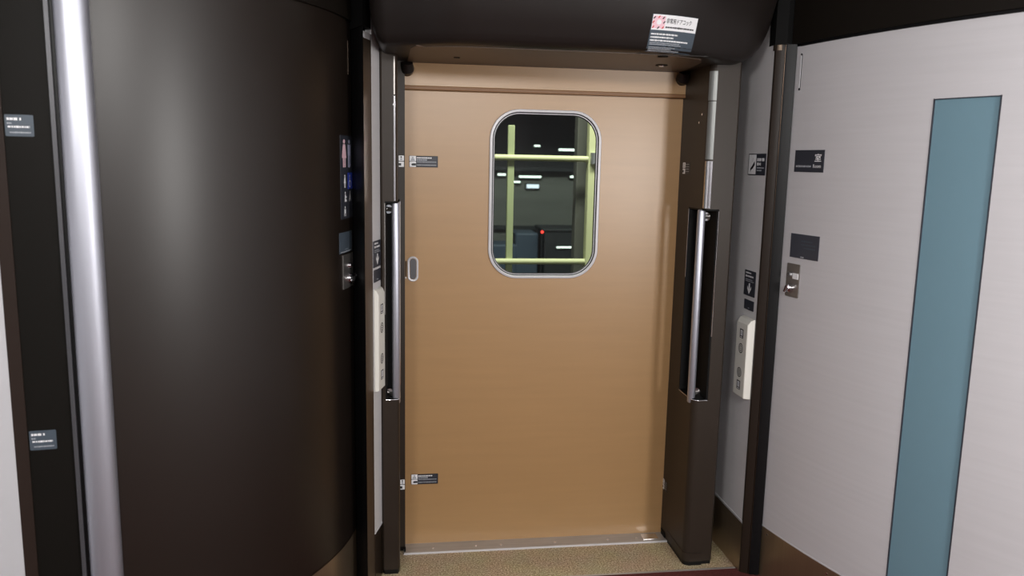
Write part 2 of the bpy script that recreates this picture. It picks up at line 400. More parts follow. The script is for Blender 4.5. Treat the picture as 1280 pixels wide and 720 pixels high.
# foot of the right pillar
mb = MB(); mb.prism([(1.0795, 3.02), (1.0795, 2.752)]+arc(1.104, 2.752, .0245, 180, 270)+[(1.150, 2.7275), (1.150, 2.735), (1.188, 2.735), (1.188, 3.02)], 0, .018, 'black_rubber')
mb.prism([(1.0755, 2.99), (1.0755, 2.945), (1.079, 2.945), (1.079, 2.99)], 0, .03, 'black_gap')
mb.build('foot', pr)
mb = MB(); mb.prism([(1.076, 2.93), (1.076, 2.750)]+arc(1.104, 2.750, .028, 180, 270)+[(1.150, 2.722), (1.150, 2.74), (1.09, 2.93)], .018, .052, 'pillar_brown'); mb.build('foot_cap', pr)
# left pillar
mb = MB()
upL = [(.022, 3.03), (.022, 2.955), (-.0035, 2.952), (-.0045, 2.80), (-.006, 2.786), (-.012, 2.78), (-.056, 2.78), (-.062, 2.786), (-.062, 3.03)]
loL = [(.022, 3.03), (.022, 2.955), (.001, 2.952), (.0015, 2.80), (-.001, 2.786), (-.007, 2.78), (-.056, 2.78), (-.062, 2.786), (-.062, 3.03)]
mb.prism(loL, .018, .668, 'pillar_brown'); mb.prism(upL, 1.376, 1.90, 'pillar_brown')
mb.prism([(.022, 3.03), (.022, 2.955), (.003, 2.952), (.003, 2.93), (-.048, 2.93), (-.048, 2.78), (-.056, 2.78), (-.062, 2.786), (-.062, 3.03)], .668, 1.376, 'pillar_brown')
pl = struct(mb.build('trim_6'))
mb = MB(); mb.prism([(.003, 2.9295), (-.0475, 2.9295), (-.0475, 2.781), (-.043, 2.781), (-.043, 2.925), (.003, 2.925)], .669, 1.375, 'black_gap')
mb.prism([(.001, 2.925), (-.043, 2.925), (-.043, 2.782), (-.006, 2.782), (.001, 2.80)], 1.370, 1.3755, 'black_gap')
mb.prism([(.001, 2.925), (-.043, 2.925), (-.043, 2.782), (-.006, 2.782), (.001, 2.80)], .6685, .673, 'black_rubber')
mb.build('recess', pl)
mb = MB(); mb.tube([(-.0485, 2.779, z) for z in (.98, 1.37)], .0014, 'plate_steel', 8); mb.tube([(.0035, 2.90, z) for z in (.69, 1.37)], .0018, 'chrome', 8); mb.build('recess_edge', pl)
mb = MB(); mb.tube([(-.048, 2.779, .670), (-.010, 2.779, .670), (.001, 2.786, .670), (.003, 2.80, .670), (.003, 2.90, .670)], .0014, 'chrome', 8); mb.build('recess_lip', pl)
mb = MB(); mb.prism([(-.0165, 2.780), (-.0165, 2.778), (-.011, 2.778), (-.0105, 2.780)], 1.378, 1.73, 'chrome'); mb.prism([(-.0165, 2.780), (-.0165, 2.778), (-.012, 2.778), (-.0115, 2.780)], 1.735, 1.86, 'plate_steel'); mb.build('corner_strip', pl)
mb = MB()
for p in ((-.014, 2.778, 1.695), (-.017, 2.778, 1.702)): mb.tube([p, (p[0], p[1]-.002, p[2])], .003, 'chrome', 10)
mb.build('screw', pl)
mb = MB(); mb.prism([(.020, 3.02), (.020, 2.957), (.0, 2.955), (.0, 2.80), (-.006, 2.7815), (-.055, 2.7815), (-.060, 2.79), (-.060, 3.02)], 0, .018, 'black_rubber'); mb.build('foot', pl)

# ------------------------------------------------------------------ grab handles in the pillar recesses
def grab_handle(x, y, z0, z1, dx, dy, label):
    t = empty('grab_handle', (x, y, z0)); tag(t, label, 'grab handle', 'vertical grab handles beside the entrance door')
    mb = MB(); r = .0142
    mb.tube([(x, y, z0), (x, y, z0+.002), (x, y, z0+.006), (x, y, z1-.006), (x, y, z1-.002), (x, y, z1)], [r*.75, r*.9, r, r, r*.9, r*.75], 'alu', 28); mb.build('bar', t)
    for z in (z0+.028, z1-.028):
        mb = MB(); mb.tube([(x+dx*.3, y+dy*.3, z), (x+dx, y+dy, z)], .008, 'plate_steel', 16)
        mb.tube([(x+dx*.82, y+dy*.82, z), (x+dx, y+dy, z)], .015, 'black_rubber', 20)
        mb.tube([(x+dx*.78, y+dy*.78, z), (x+dx*.83, y+dy*.83, z)], .0155, 'chrome', 20); mb.build('bracket', t)
    return t
grab_handle(1.084, 2.762, .640, 1.362, .045, .05, 'vertical silver grab handle recessed in the pillar right of the tan door')
grab_handle(-.0105, 2.80, .650, 1.374, -.032, .05, 'vertical silver grab handle recessed in the pillar left of the tan door')

# ------------------------------------------------------------------ header over the door (trim_7)
def sstep(a, b, x):
    t = max(0., min(1., (x-a)/(b-a))); return t*t*(3-2*t)
XA, XB = -.088, 1.268
def header_section(x):
    """(y, z) points from the outer wall forward and up to the ceiling"""
    zb = 1.866
    if x > 1.135: t = min(1, (x-1.135)/(XB-1.135+.001)); zb = 1.866+.20*(1-math.sqrt(max(0, 1-t*t)))
    if x < -.035: t = min(1, (-.035-x)/(-.035-XA+.001)); zb = 1.866+.14*(1-math.sqrt(max(0, 1-t*t)))
    yf = 2.475+.22*sstep(.75, 1.35, x)+.10*sstep(.20, -.10, x)
    P = [(3.03, zb), (2.85, zb), (2.70 if yf < 2.6 else yf+.08, zb)]
    P += [(yf+.045, zb), (yf+.022, zb+.001), (yf+.006, zb+.005), (yf-.006, zb+.016), (yf-.016, zb+.035), (yf-.030, zb+.060), (yf-.050, zb+.10), (yf-.072, zb+.16), (yf-.10, max(zb+.24, 2.10)), (yf-.16, ZC)]
    return P
def header_pt(x, s):
    """point on the front face, s metres up along it from the lower edge"""
    P = header_section(x)[3:]
    acc = 0
    for a, b in zip(P, P[1:]):
        l = math.hypot(b[0]-a[0], b[1]-a[1])
        if acc+l >= s or b is P[-1]:
            f = (s-acc)/l; n = Vector((0, -(b[1]-a[1]), (b[0]-a[0]))).normalized()
            return Vector((x, a[0]+(b[0]-a[0])*f, a[1]+(b[1]-a[1])*f)), n
        acc += l
mb = MB()
xs = [XA+(-.03-XA)*i/10 for i in range(10)]+[-.03+(1.13+.03)*i/50 for i in range(50)]+[1.13+(XB-1.13)*math.sin(pi/2*i/16) for i in range(17)]
mb.loft([[(x, y, z) for y, z in header_section(x)] for x in xs], 'header_brown', smooth=True)
for x in (xs[0], xs[-1]):
    S = header_section(x); mb.add([(x, y, z) for y, z in S]+[(x, 3.03, ZC)], [list(range(len(S)+1))], 'header_brown')
hd = struct(mb.build('trim_7'))
# soffit panel under the header, bounced light coloured in as a lighter brown
mb = MB()
sp = [(.045, 2.99), (.03, 2.97), (.038, 2.60), (.055, 2.54)]+[(x, header_section(x)[3][0]+.004) for x in [.08+.91*i/20 for i in range(21)]]+[(1.02, 2.68), (1.052, 2.95), (1.045, 2.99)]
mb.prism(sp, 1.8640, 1.8668, 'soffit_bounce_brown'); mb.build('soffit_panel', hd)
# panel seam, keyhole and small lamp under the soffit
mb = MB(); mb.box((.752, 2.5175, 1.8632), (.98, 2.5200, 1.8644), 'header_brown'); mb.box((.752, 2.50, 1.8632), (.7545, 2.52, 1.8644), 'header_brown'); mb.build('hatch_seam', hd)
mb = MB(); mb.tube([(.842, 2.553, 1.8644), (.842, 2.553, 1.8612)], .017, 'black_gap', 24); mb.tube([(.842, 2.553, 1.8615), (.842, 2.553, 1.8602)], [.013, .010], 'jamb_dark', 24); mb.build('key_cap', hd)
mb = MB(); mb.tube([(.912, 2.775, 1.8644), (.912, 2.775, 1.8615)], .021, 'black_gap', 24); mb.tube([(.912, 2.775, 1.8617), (.912, 2.775, 1.8590)], [.011, .009], 'chrome', 24); mb.build('latch_button', hd)
mb = MB(); mb.box((.185, 2.775, 1.8615), (.205, 2.785, 1.8644), 'black_gap'); mb.build('key_cap', hd)
# rounded seals at the soffit's ends
for xc, s in ((.030, -1), (1.062, 1)):
    mb = MB(); mb.tube([(xc, 2.95, 1.862), (xc, 2.965, 1.842), (xc, 2.985, 1.838)], [.020, .026, .024], 'header_brown', 20); mb.build('corner_seal', hd)

# ------------------------------------------------------------------ corner posts
mb = MB()
mb.prism([(1.2738, 2.665), (1.2738, 2.659), (1.276, 2.655), (1.299, 2.6415), (1.302, 2.69), (1.29, 2.70)], 0, 1.93, 'post_dark')
mb.prism([(1.3005, 2.6395), (1.308, 2.632), (1.334, 2.624), (1.345, 2.66), (1.33, 2.76), (1.302, 2.72)], 0, 1.93, 'black_rubber')
mb.tube([(1.3005, 2.6385, .0), (1.3005, 2.6385, 1.93)], .0014, 'dark_steel', 8)
pp = struct(mb.build('trim_8'))
mb = MB(); mb.tube([(1.2945, 2.668, 1.912), (1.2945, 2.668, 1.93)], .0225, 'post_bronze', 16); mb.build('post_cap_glint', pp)
mb = MB()
mb.prism([(-.0875, 2.6985), (-.090, 2.690), (-.110, 2.630), (-.112, 2.635), (-.112, 2.72), (-.10, 2.71)], 0, 1.915, 'post_bronze')
mb.prism([(-.1105, 2.6295), (-.1140, 2.634), (-.1240, 2.66), (-.1535, 2.742), (-.150, 2.79), (-.113, 2.74)], 0, 1.95, 'black_rubber')
pp = struct(mb.build('trim_9'))
mb = MB(); mb.prism([(-.091, 2.6885), (-.1095, 2.6285), (-.1095, 2.627), (-.0895, 2.6885)], 1.895, 1.915, 'alu_white'); mb.build('post_cap_glint', pp)  # pale strip paints the bright highlight at the post's top

# ------------------------------------------------------------------ curved lintels
mb = MB(); RC.slab(mb, .168, .75, 1.931, ZC, -.02, .014, 'lintel_dark'); mb.prism([(1.271, 2.70), (1.271, 2.658), (1.300, 2.630), (1.3225, 2.640), (1.37, 2.72), (1.30, 2.78)], 1.931, ZC, 'black_gap'); struct(mb.build('trim_10'))
mb = MB(); RC.slab(mb, .18, .75, 1.922, 1.931, -.02, .005, 'black_rubber'); struct(mb.build('trim_11'))
mb = MB(); LC.slab(mb, .16, 1.56, 1.957, ZC, -.02, .012, 'lintel_dark'); mb.prism([(-.088, 2.74), (-.0885, 2.69), (-.112, 2.622), (-.118, 2.634), (-.158, 2.735), (-.12, 2.78)], 1.931, ZC, 'black_gap'); struct(mb.build('trim_12'))

# ------------------------------------------------------------------ right curved door (door_3)
d3 = empty('door_3', RC.P(.35, 0)); struct(d3, 'curved white sliding door with a tall blue frosted glass strip')
GT0, GT1, GZ1, GZ0 = .3835, .4535, 1.716, .16
mb = MB()
RC.slab(mb, .172, GT0, .204, 1.923, -.03, 0, 'door_white', 24); RC.slab(mb, GT1, .75, .204, 1.923, -.03, 0, 'door_white', 24)
RC.slab(mb, GT0, GT1, GZ1, 1.923, -.03, 0, 'door_white', 8)
mb.build('door_panel', d3)
mb = MB(); RC.slab(mb, GT0+.0003, GT1-.0003, .206, GZ1-.001, -.012, -.004, 'glass_blue', 10); mb.build('glass_strip', d3)
mb = MB(); RC.slab(mb, GT0-.0004, GT0+.0006, .204, GZ1+.002, -.004, .0012, 'sign_dark', 2); RC.slab(mb, GT1-.0008, GT1+.0006, .204, GZ1+.002, -.004, .0012, 'sign_dark', 2); RC.slab(mb, GT0, GT1, GZ1-.0015, GZ1+.001, -.004, .0012, 'sign_dark', 10); mb.build('glass_trim', d3)
mb = MB(); RC.slab(mb, .172, .75, 0, .199, -.03, .0005, 'bronze_steel', 40); RC.slab(mb, .172, .75, .199, .204, -.03, .001, 'alu_white', 40)
for t in (.185, .30, .42): 
    a = RC.P(t, .178, .0004); b = RC.P(t, .178, .002); mb.tube([a, b], .004, 'chrome', 10)
mb.build('kick_plate', d3)
mb = MB(); RC.slab(mb, .1805, .1830, 1.785, 1.893, 0, .003, 'alu_white', 1); RC.slab(mb, .1831, .1841, 1.785, 1.893, 0, .0008, 'ink_black', 1)  # thin black strip paints the shadow beside the slot
for z in (1.781, 1.894): mb.tube([RC.P(.1826, z, 0), RC.P(.1826, z, .0025)], .004, 'ink_black', 10)
mb.build('latch_slot', d3)
# lock plate: key cylinder above with a white tab, thumb turn below
s = Sign(RC.place(.1985, 1.133)); s.base(.066, .116, 'plate_steel', .004, .0035); s.k = 7; 
lp = s.mb.build('lock_plate', d3)
def rod(pl, u, v, n0, n1, r, m, name, parent, n=16, r2=None):
    mb = MB(); mb.tube([pl(u, v, n0), pl(u, v, n1)], [r, r2 or r], m, n); return mb.build(name, parent)
P3 = RC.place(.1985, 1.133)
rod(P3, -.011, .020, .0035, .013, .0105, 'chrome', 'key_cylinder', lp, r2=.008)
mb = MB(); mb.add([P3(u, v, n) for n in (.0035, .0055) for u, v in ((.002, .006), (.029, .006), (.029, .026), (.002, .026))], [[0, 1, 2, 3], [7, 6, 5, 4], [0, 1, 5, 4], [1, 2, 6, 5], [2, 3, 7, 6], [3, 0, 4, 7]], 'ink_white'); mb.build('indicator_tab', lp)
mb = MB(); mb.tube([P3(-.008, -.028, .0035), P3(-.008, -.028, .014), P3(-.008, -.028, .020)], [.017, .016, .010], 'chrome', 24)
mb.tube([P3(-.018, -.040, .018), P3(.002, -.014, .024)], .005, 'chrome', 10); mb.build('thumb_turn', lp)
# wall beyond the door on the right
e = RC.P(.75, 0); mb = MB(); mb.prism([(e.x-.0, e.y), (2.15, 1.0), (2.15, -.7), (2.2, -.7), (2.2, 1.1), (e.x+.06, e.y)], 0, ZC, 'plain_white'); struct(mb.build('wall_right.001'))

# ------------------------------------------------------------------ left curved door (door_2)
d2 = empty('door_2', LC.P(.7, 0)); struct(d2, 'curved dark brown door with a full height silver edge')
mb = MB(); LC.slab(mb, .15, 1.25, .204, 1.957, -.03, 0, 'cyl_brown', 60); mb.build('door_panel', d2)
mb = MB(); LC.slab(mb, .15, 1.25, 0, .200, -.03, .0005, 'bronze_steel', 60); LC.slab(mb, .15, 1.25, .200, .204, -.03, .001, 'dark_steel', 60); mb.build('kick_plate', d2)
# full-height silver door edge: a rounded aluminium profile with a groove and thin rim to its left
mb = MB()
def prof(z):
    o = []
    for i in range(13):
        a = pi*i/12; u = -.038*cos(a); n = .002+.030*sin(a)**.8
        o.append(LC.P(1.2875-u/LC.r, z, n))
    return o
mb.loft([prof(0), prof(1.957)], 'alu', smooth=True); q = [0, 1.957]
mb.build('edge_handle', d2)
mb = MB(); LC.slab(mb, 1.333, 1.342, 0, 1.957, -.01, .002, 'black_rubber', 2); mb.build('edge_groove', d2)
mb = MB(); LC.slab(mb, 1.342, 1.353, 0, 1.957, -.01, .010, 'rim_grey', 3); mb.build('edge_rim', d2)
s = Sign(LC.place(.232, 1.149)); s.base(.106, .113, 'plate_steel', .004, .0035, div=6)
lp = s.mb.build('lock_plate', d2)
P2 = LC.place(.232, 1.149)
mb = MB(); mb.tube([P2(-.002, .018, .003), P2(-.002, .018, .013)], [.010, .008], 'chrome', 20); mb.build('key_cylinder', lp)
mb = MB(); mb.tube([P2(.0, -.026, .003), P2(.0, -.026, .013), P2(.0, -.026, .019)], [.018, .017, .011], 'chrome', 24); mb.tube([P2(-.012, -.036, .018), P2(.012, -.014, .023)], .006, 'chrome', 10); mb.build('thumb_turn', lp)
mb = MB(); LC.slab(mb, .193, .199, 1.79, 1.895, 0, .0012, 'dark_steel', 1); mb.build('latch_slot', d2)
# dark door jamb left of the silver edge, then brown post
mb = MB(); LC.slab(mb, 1.353, 1.472, 0, 1.957, -.03, .0, 'jamb_dark', 8); struct(mb.build('trim_13'))
mb = MB(); LC.slab(mb, 1.472, 1.507, 0, 1.957, -.03, .003, 'jamb_brown', 4); struct(mb.build('trim_14'))

# ------------------------------------------------------------------ door-button boxes on the white side walls
def control_panel(o, u, label, w, h, dep):
    """box on a wall: base centre o, u = right as seen by a person facing it"""
    P = flat(o, u, (0, 0, 1)); t = empty('control_panel', P(0, -h/2, 0)); tag(t, label, 'control panel', 'white push button boxes')
    mb = MB(); b = .007
    rings = [[P(x, y, n) for x, y in ((-w/2+i, -h/2+j), (w/2-i, -h/2+j), (w/2-i, h/2-k), (-w/2+i, h/2-k))] for i, j, k, n in ((0, 0, 0, 0), (.001, .001, .004, dep*.55), (b*.6, .003, .020, dep))]
    mb.loft(rings, 'box_white', smooth=False, closed=True, caps=True); mb.build('housing', t, bevel=.0025)
    def icon(y, kind):
        s = Sign(lambda a, c, n: P(a, y+c, dep+n-.0022))
        q = Sign(s.p); q.k = 1
        if kind == 'sq':
            s.rect(-.015, -.017, .015, .017, 'ink_black', .002); o = s.mb.build('indicator', t)
            q.rect(-.009, -.007, .009, .013, 'ink_white', .001); q.layer(); q.rect(-.004, -.004, .004, .010, 'ink_grey'); q.rect(-.009, -.014, .009, -.011, 'ink_white')
        else:
            s.disc(0, 0, .0185, 'ink_black'); o = s.mb.build('button', t)
            q.disc(0, 0, .0145, 'box_white'); q.layer(); q.ring(0, 0, .0075, .011, 'ink_black'); q.rect(-.005, -.0014, .005, .0014, 'ink_black')
            if kind == 'close': q.rect(-.0014, -.006, .0014, .006, 'ink_black')
        y = q.mb.build('symbol'); y.parent = o
        y.matrix_parent_inverse = (Matrix.Translation(t.location) @ o.matrix_parent_inverse).inverted()
        return o
    icon(h*.30, 'sq'); icon(h*.115, 'open'); icon(-h*.19, 'close'); icon(-h*.35, 'sq')
    return t
control_panel((1.275, 2.717, .823), (0, -1, 0), 'white push button box on the white wall right of the door', .100, .298, .028)
uL = Vector((.0233, .09, 0)).normalized()
nL = uL.cross(Vector((0, 0, 1)))
def onL(d, z): return Vector((-.0868, 2.70, z))+uL*d
control_panel(onL(.049, .900), uL, 'white push button box on the narrow white wall left of the door', .084, .36, .016)

# ------------------------------------------------------------------ signs
W = 'ink_white'
def down_arrow(s, x, y0, y1, w):
    s.rect(x-w*.16, y0+w*.45, x+w*.16, y1, W)
    s.poly([(x-w*.5, y0+w*.62), (x, y0), (x+w*.5, y0+w*.62), (x+w*.5, y0+w*.92), (x, y0+w*.34), (x-w*.5, y0+w*.92)][:3]+[(x+w*.5, y0+w*.95), (x, y0+w*.36), (x-w*.5, y0+w*.95)], W)
def arrow_sign(place, label, w, h):
    s = Sign(place); s.base(w, h, 'sign_dark', .002); s.layer()
    s.dashes(-w*.40, w*.10, h*.40, h*.07, W, 1); s.dashes(-w*.40, w*.32, h*.27, h*.075, W, 2); s.dashes(-w*.40, w*.25, h*.14, h*.035, 'ink_grey', 3); s.dashes(-w*.40, w*.38, h*.075, h*.035, 'ink_grey', 4)
    down_arrow(s, 0, -h*.43, -h*.0, w*.36)
    return s.build('arrow_sign', label, 'sign', 'dark signs with a down arrow')
def blank_plate(place, label, w, h):
    s = Sign(place); s.base(w, h, 'sign_dark', .002); s.layer(); s.rect(-w*.06, -h*.34, w*.08, -h*.26, 'ink_grey')
    return s.build('reader_plate', label, 'plate', 'small dark plates under the arrow signs')
wr = lambda y, z: flat((1.275, y, z), (0, -1, 0), (0, 0, 1))
arrow_sign(wr(2.735, 1.096), 'dark sign with white down arrow on right white wall above the button box', .090, .093)
blank_plate(wr(2.730, 1.016), 'small dark plate just below the arrow sign on the right white wall', .078, .036)
wl = lambda d, z: flat(onL(d, z), uL, (0, 0, 1))
arrow_sign(wl(.046, 1.20), 'dark sign with white down arrow on left white wall above the button box', .090, .090)
blank_plate(wl(.046, 1.125), 'small dark plate just below the arrow sign on the left white wall', .080, .042)
# camera sign on the right white wall
w, h = .138, .076
s = Sign(wr(2.743, 1.527)); s.base(w, h, 'sign_dark', .002); s.layer()
s.rect(-w*.47, -h*.46, -w*.03, h*.46, W)
s.layer(); s.poly([(-w*.36, -h*.22), (-w*.20, h*.02), (-w*.12, h*.16), (-w*.10, -h*.02), (-w*.22, -h*.20), (-w*.34, -h*.30)], 'ink_black'); s.poly([(-w*.38, -h*.34), (-w*.30, -h*.18), (-w*.28, -h*.24), (-w*.36, -h*.38)], 'ink_grey'); s.rect(-w*.24, h*.10, -w*.22, h*.32, 'ink_grey')
s.k -= 1
s.dashes(w*.03, w*.44, h*.22, h*.15, W, 5); s.dashes(w*.03, w*.25, h*.02, h*.15, W, 6); s.dashes(w*.03, w*.44, -h*.16, h*.07, 'ink_grey', 7); s.dashes(w*.03, w*.30, -h*.28, h*.07, 'ink_grey', 8)
s.build('pictogram_sign', 'black and white pictogram sign high on the right white wall', 'sign')
# room sign on the right curved door
w, h = .140, .073
s = Sign(RC.place(.2120, 1.541)); s.base(w, h, 'sign_dark', .003, div=4); s.layer()
s.text('室', w*.20, -h*.02, w*.42, h*.34, W, .012); s.dashes(-w*.44, w*.10, -h*.24, h*.10, 'ink_grey', 70); s.text('Room', w*.16, -h*.30, w*.42, -h*.14, W, .008)
s.build('room_sign', 'dark room name sign near the top left of the white curved door', 'sign')
# dark square plate under it
w, h = .138, .082
s = Sign(RC.place(.2155, 1.254)); s.base(w, h, 'sign_square', .003, div=4); s.layer(); s.rect(-w*.10, -h*.47, w*.02, -h*.42, 'ink_grey')
for k, (a, b, y) in enumerate(((-.1, .3, .22), (-.1, .4, .08), (0, .4, -.06))): s.dashes(w*a, w*b, h*y, h*.05, 'sign_slate', 20+k)
s.build('square_plate', 'dark rectangular plate above the lock on the white curved door', 'plate')
# emergency door cock sticker on the header
xc, w, h, s0 = .842, .160, .125, .030
def hplace(u, v, n):
    p, nn = header_pt(xc+u, s0+h/2+v); return p-nn*(-n) if nn.y < 0 else p+nn*n
s = Sign(hplace); s.base(w, h, 'sign_slate', .003, .0012, div=8); s.k = -5
s.grid(-w/2+.002, h*.12, w/2-.001, h/2-.001, W, 8, 3); s.layer()
sq = (-w*.475, h*.16, -w*.225, h*.46)
s.grid(*sq, 'ink_pink', 3, 3); s.layer()
for k, (fx, fy) in enumerate(((.08, .86), (.45, .92), (.82, .86), (.04, .5), (.92, .5), (.08, .10), (.5, .05), (.88, .08))):
    cx, cy = sq[0]+(sq[2]-sq[0])*fx, sq[1]+(sq[3]-sq[1])*fy; d = w*.028
    s.poly([(cx-d, cy-d*.8), (cx, cy-d*.8), (cx+d, cy+d*.8), (cx, cy+d*.8)], 'ink_red' if k % 2 else 'ink_black')
s.disc((sq[0]+sq[2])/2, (sq[1]+sq[3])/2, w*.05, W)
s.text('非常用ドアコック', -w*.20, h*.29, w*.36, h*.42, 'ink_black', .012); s.dashes(-w*.20, w*.44, h*.20, h*.05, 'ink_black', 9)
for k, (x1, y, hh, m) in enumerate(((.10, .02, .045, W), (.02, -.06, .045, W), (.36, -.14, .045, W), (.18, -.20, .022, 'ink_grey'), (.22, -.24, .022, 'ink_grey'), (.10, -.31, .03, 'ink_grey'), (.02, -.36, .03, 'ink_grey'), (.20, -.41, .03, 'ink_grey'), (.14, -.46, .03, 'ink_grey'))):
    s.dashes(-w*.47, w*x1, h*y, h*hh, m, 30+k)
s.build('door_cock_sticker', 'white and slate emergency door cock notice on the dark header above the door', 'sticker')
# finger-trap stickers on the tan door
def door_sticker(x, z, label):
    w, h = .106, .042
    s = Sign(flat((x, 3.0, z), (1, 0, 0), (0, 0, 1))); s.base(w, h, 'ink_black', .0015, .0012); s.k = -4
    for q in (1, -1): s.rect(-w*.485, (.02 if q > 0 else -.48)*h, -w*.26, (.48 if q > 0 else -.02)*h, W, .002)
    s.rect(-w*.25, -h*.44, w*.47, h*.44, 'sign_dark'); s.layer()
    x0 = -w*.375
    s.disc(x0, h*.34, h*.08, 'ink_grey', n=12); s.poly([(x0-h*.2, h*.06), (x0+h*.2, h*.06), (x0+h*.11, h*.26), (x0-h*.11, h*.26)], 'ink_grey')
    s.poly([(x0-h*.02, -h*.16), (x0+h*.28, -h*.16), (x0+h*.28, -h*.36), (x0-h*.06, -h*.36), (x0-h*.14, -h*.26)], 'ink_black')
    s.dashes(-w*.23, w*.28, h*.32, h*.12, W, 11); s.dashes(-w*.23, w*.12, h*.14, h*.11, 'ink_grey', 12); s.dashes(-w*.23, w*.44, -h*.03, h*.075, 'ink_grey', 13); s.dashes(-w*.23, w*.44, -h*.30, h*.075, 'ink_grey', 14)
    return s.build('warning_sticker', label, 'sticker', 'finger trap stickers on the tan door')
door_sticker(.091, 1.513, 'black and white finger warning sticker high on the tan door above the finger pull')
door_sticker(.098, .276, 'black and white finger warning sticker low on the tan door near the floor')
# small stickers on the jambs
def jamb_sticker(place, label, w=.03, h=.042, text=False):
    s = Sign(place); s.base(w, h, 'ink_black', .0015, .0008); s.k = -6
    x1 = w/2-.001 if not text else -w*.12
    for q in (1, -1): s.rect(-w/2+.001, (.03 if q > 0 else -.48)*h, x1, (.48 if q > 0 else -.03)*h, W, .0015)
    s.layer(); xm = (-w/2+x1)/2; k = (x1+w/2)
    s.disc(xm, h*.36, h*.07, 'ink_black', n=10); s.poly([(xm-k*.22, h*.08), (xm+k*.22, h*.08), (xm+k*.14, h*.27), (xm-k*.14, h*.27)], 'ink_grey'); s.rect(-w/2+.001, -h*.38, xm, -h*.16, 'ink_black')
    if text:
        for j in range(4): s.dashes(w*-.06, w*.42, h*(.33-.2*j), h*.06, 'ink_grey', 50+j)
    return s.build('jamb_sticker', label, 'sticker', 'pictogram stickers on the door jambs')
JR = lambda z: flat((1.078, 2.925, z), (0, -1, 0), (0, 0, 1))
jamb_sticker(JR(1.508), 'upper pictogram sticker on the inner face of the right door pillar', .075, .044, True)
jamb_sticker(flat((1.078, 2.975, .222), (0, -1, 0), (0, 0, 1)), 'lower pictogram sticker on the inner face of the right door pillar', .05, .044, True)
JL = lambda z: flat((.0092, 2.9535, z), (1, .118, 0), (0, 0, 1))
jamb_sticker(JL(1.513), 'upper pictogram sticker on the edge of the left door pillar', .021, .042)
jamb_sticker(flat((.0115, 2.9535, .276), (1, .118, 0), (0, 0, 1)), 'lower pictogram sticker on the edge of the left door pillar', .019, .042)
# caution stickers on the dark jamb of the left curved door
def caution(th, z, label):
    w, h = .060, .050
    s = Sign(LC.place(th, z)); s.base(w, h, 'sign_slate', .003, .0012); s.k = -5; s.layer()
    s.dashes(-w*.42, -w*.02, h*.30, h*.13, W, 60); s.rect(w*.02, h*.24, w*.08, h*.36, W); s.dashes(-w*.42, -w*.26, h*.10, h*.08, 'ink_grey', 61)
    s.dashes(-w*.40, w*.36, -h*.06, h*.10, W, 62); s.dashes(-w*.34, w*.40, -h*.32, h*.07, 'ink_grey', 63)
    return s.build('caution_sticker', label, 'sticker', 'slate caution stickers on the dark left jamb')
caution(1.433, 1.580, 'upper slate caution sticker on the dark jamb left of the silver door edge')
caution(1.433, .811, 'lower slate caution sticker on the dark jamb left of the silver door edge')
# toilet pictograms on the left curved door
w, h = .136, .268
s = Sign(LC.place(.225, 1.458)); s.base(w, h, 'sign_dark', .003, .0012, div=8); s.k = -5; s.layer()
s.person(-w*.26, h*.12, h*.34, 'ink_pink', True); s.person(w*.14, h*.12, h*.34, 'ink_pale_blue')
s.grid(-.02*w, -h*.145, .42*w, h*.055, 'ink_blue', 4, 3); s.layer()
s.person(-w*.24, -h*.125, h*.16, W, True)
x, y, q = w*.18, -h*.05, h*.06      # wheelchair
s.disc(x-q*.2, y+q*1.1, q*.24, W, n=10); s.rect(x-q*.36, y-q*.1, x-q*.04, y+q*.8, W); s.rect(x-q*.3, y-q*.1, x+q*.55, y+q*.15, W); s.rect(x+q*.4, y-q*.9, x+q*.65, y+q*.1, W); s.ring(x-q*.15, y-q*.5, q*.55, q*.78, W)
# seated with child / changing pictograms
x, y, q = -w*.22, -h*.245, h*.055
s.disc(x, y+q*1.05, q*.3, W, n=10); s.poly([(x-q*.5, y-q*.9), (x+q*1.0, y-q*.9), (x+q*1.0, y-q*.5), (x+q*.3, y-q*.3), (x+q*.35, y+q*.7), (x-q*.3, y+q*.7)], W); s.disc(x+q*.7, y+q*.1, q*.28, W, n=10)
x = w*.16; s.poly([(x-q*.75, y-q*.9), (x-q*.4, y-q*.9), (x, y+q*.2), (x+q*.4, y-q*.9), (x+q*.75, y-q*.9), (x+q*.2, y+q*.9), (x-q*.2, y+q*.9)], W); s.disc(x, y+q*1.15, q*.24, W, n=10); s.rect(x-q*.5, y-q*.5, x+q*.5, y-q*.25, W)
x, y, q = -w*.24, -h*.42, h*.055
s.disc(x, y+q*1.05, q*.28, W, n=10); s.rect(x-q*.55, y-q*.9, x-q*.25, y+q*.7, W); s.rect(x+q*.2, y-q*.9, x+q*.5, y+q*.7, W); s.rect(x-q*.3, y-q*.3, x+q*.3, y+q*.6, W)
s.build('toilet_sign', 'tall dark toilet pictogram sign on the brown curved door', 'sign')
w, h = .128, .068
s = Sign(LC.place(.250, 1.246)); s.base(w, h, 'sign_slate', .002, .0012, div=8); s.k = -5; s.layer(); s.grid(-w*.45, -h*.46, w*.40, -h*.42, 'ink_grey', 6, 1); s.grid(-w*.15, -h*.36, w*.15, -h*.31, 'ink_dim', 3, 1)
s.build('slate_plate', 'slate grey plate between toilet pictograms and lock on the brown curved door', 'plate')

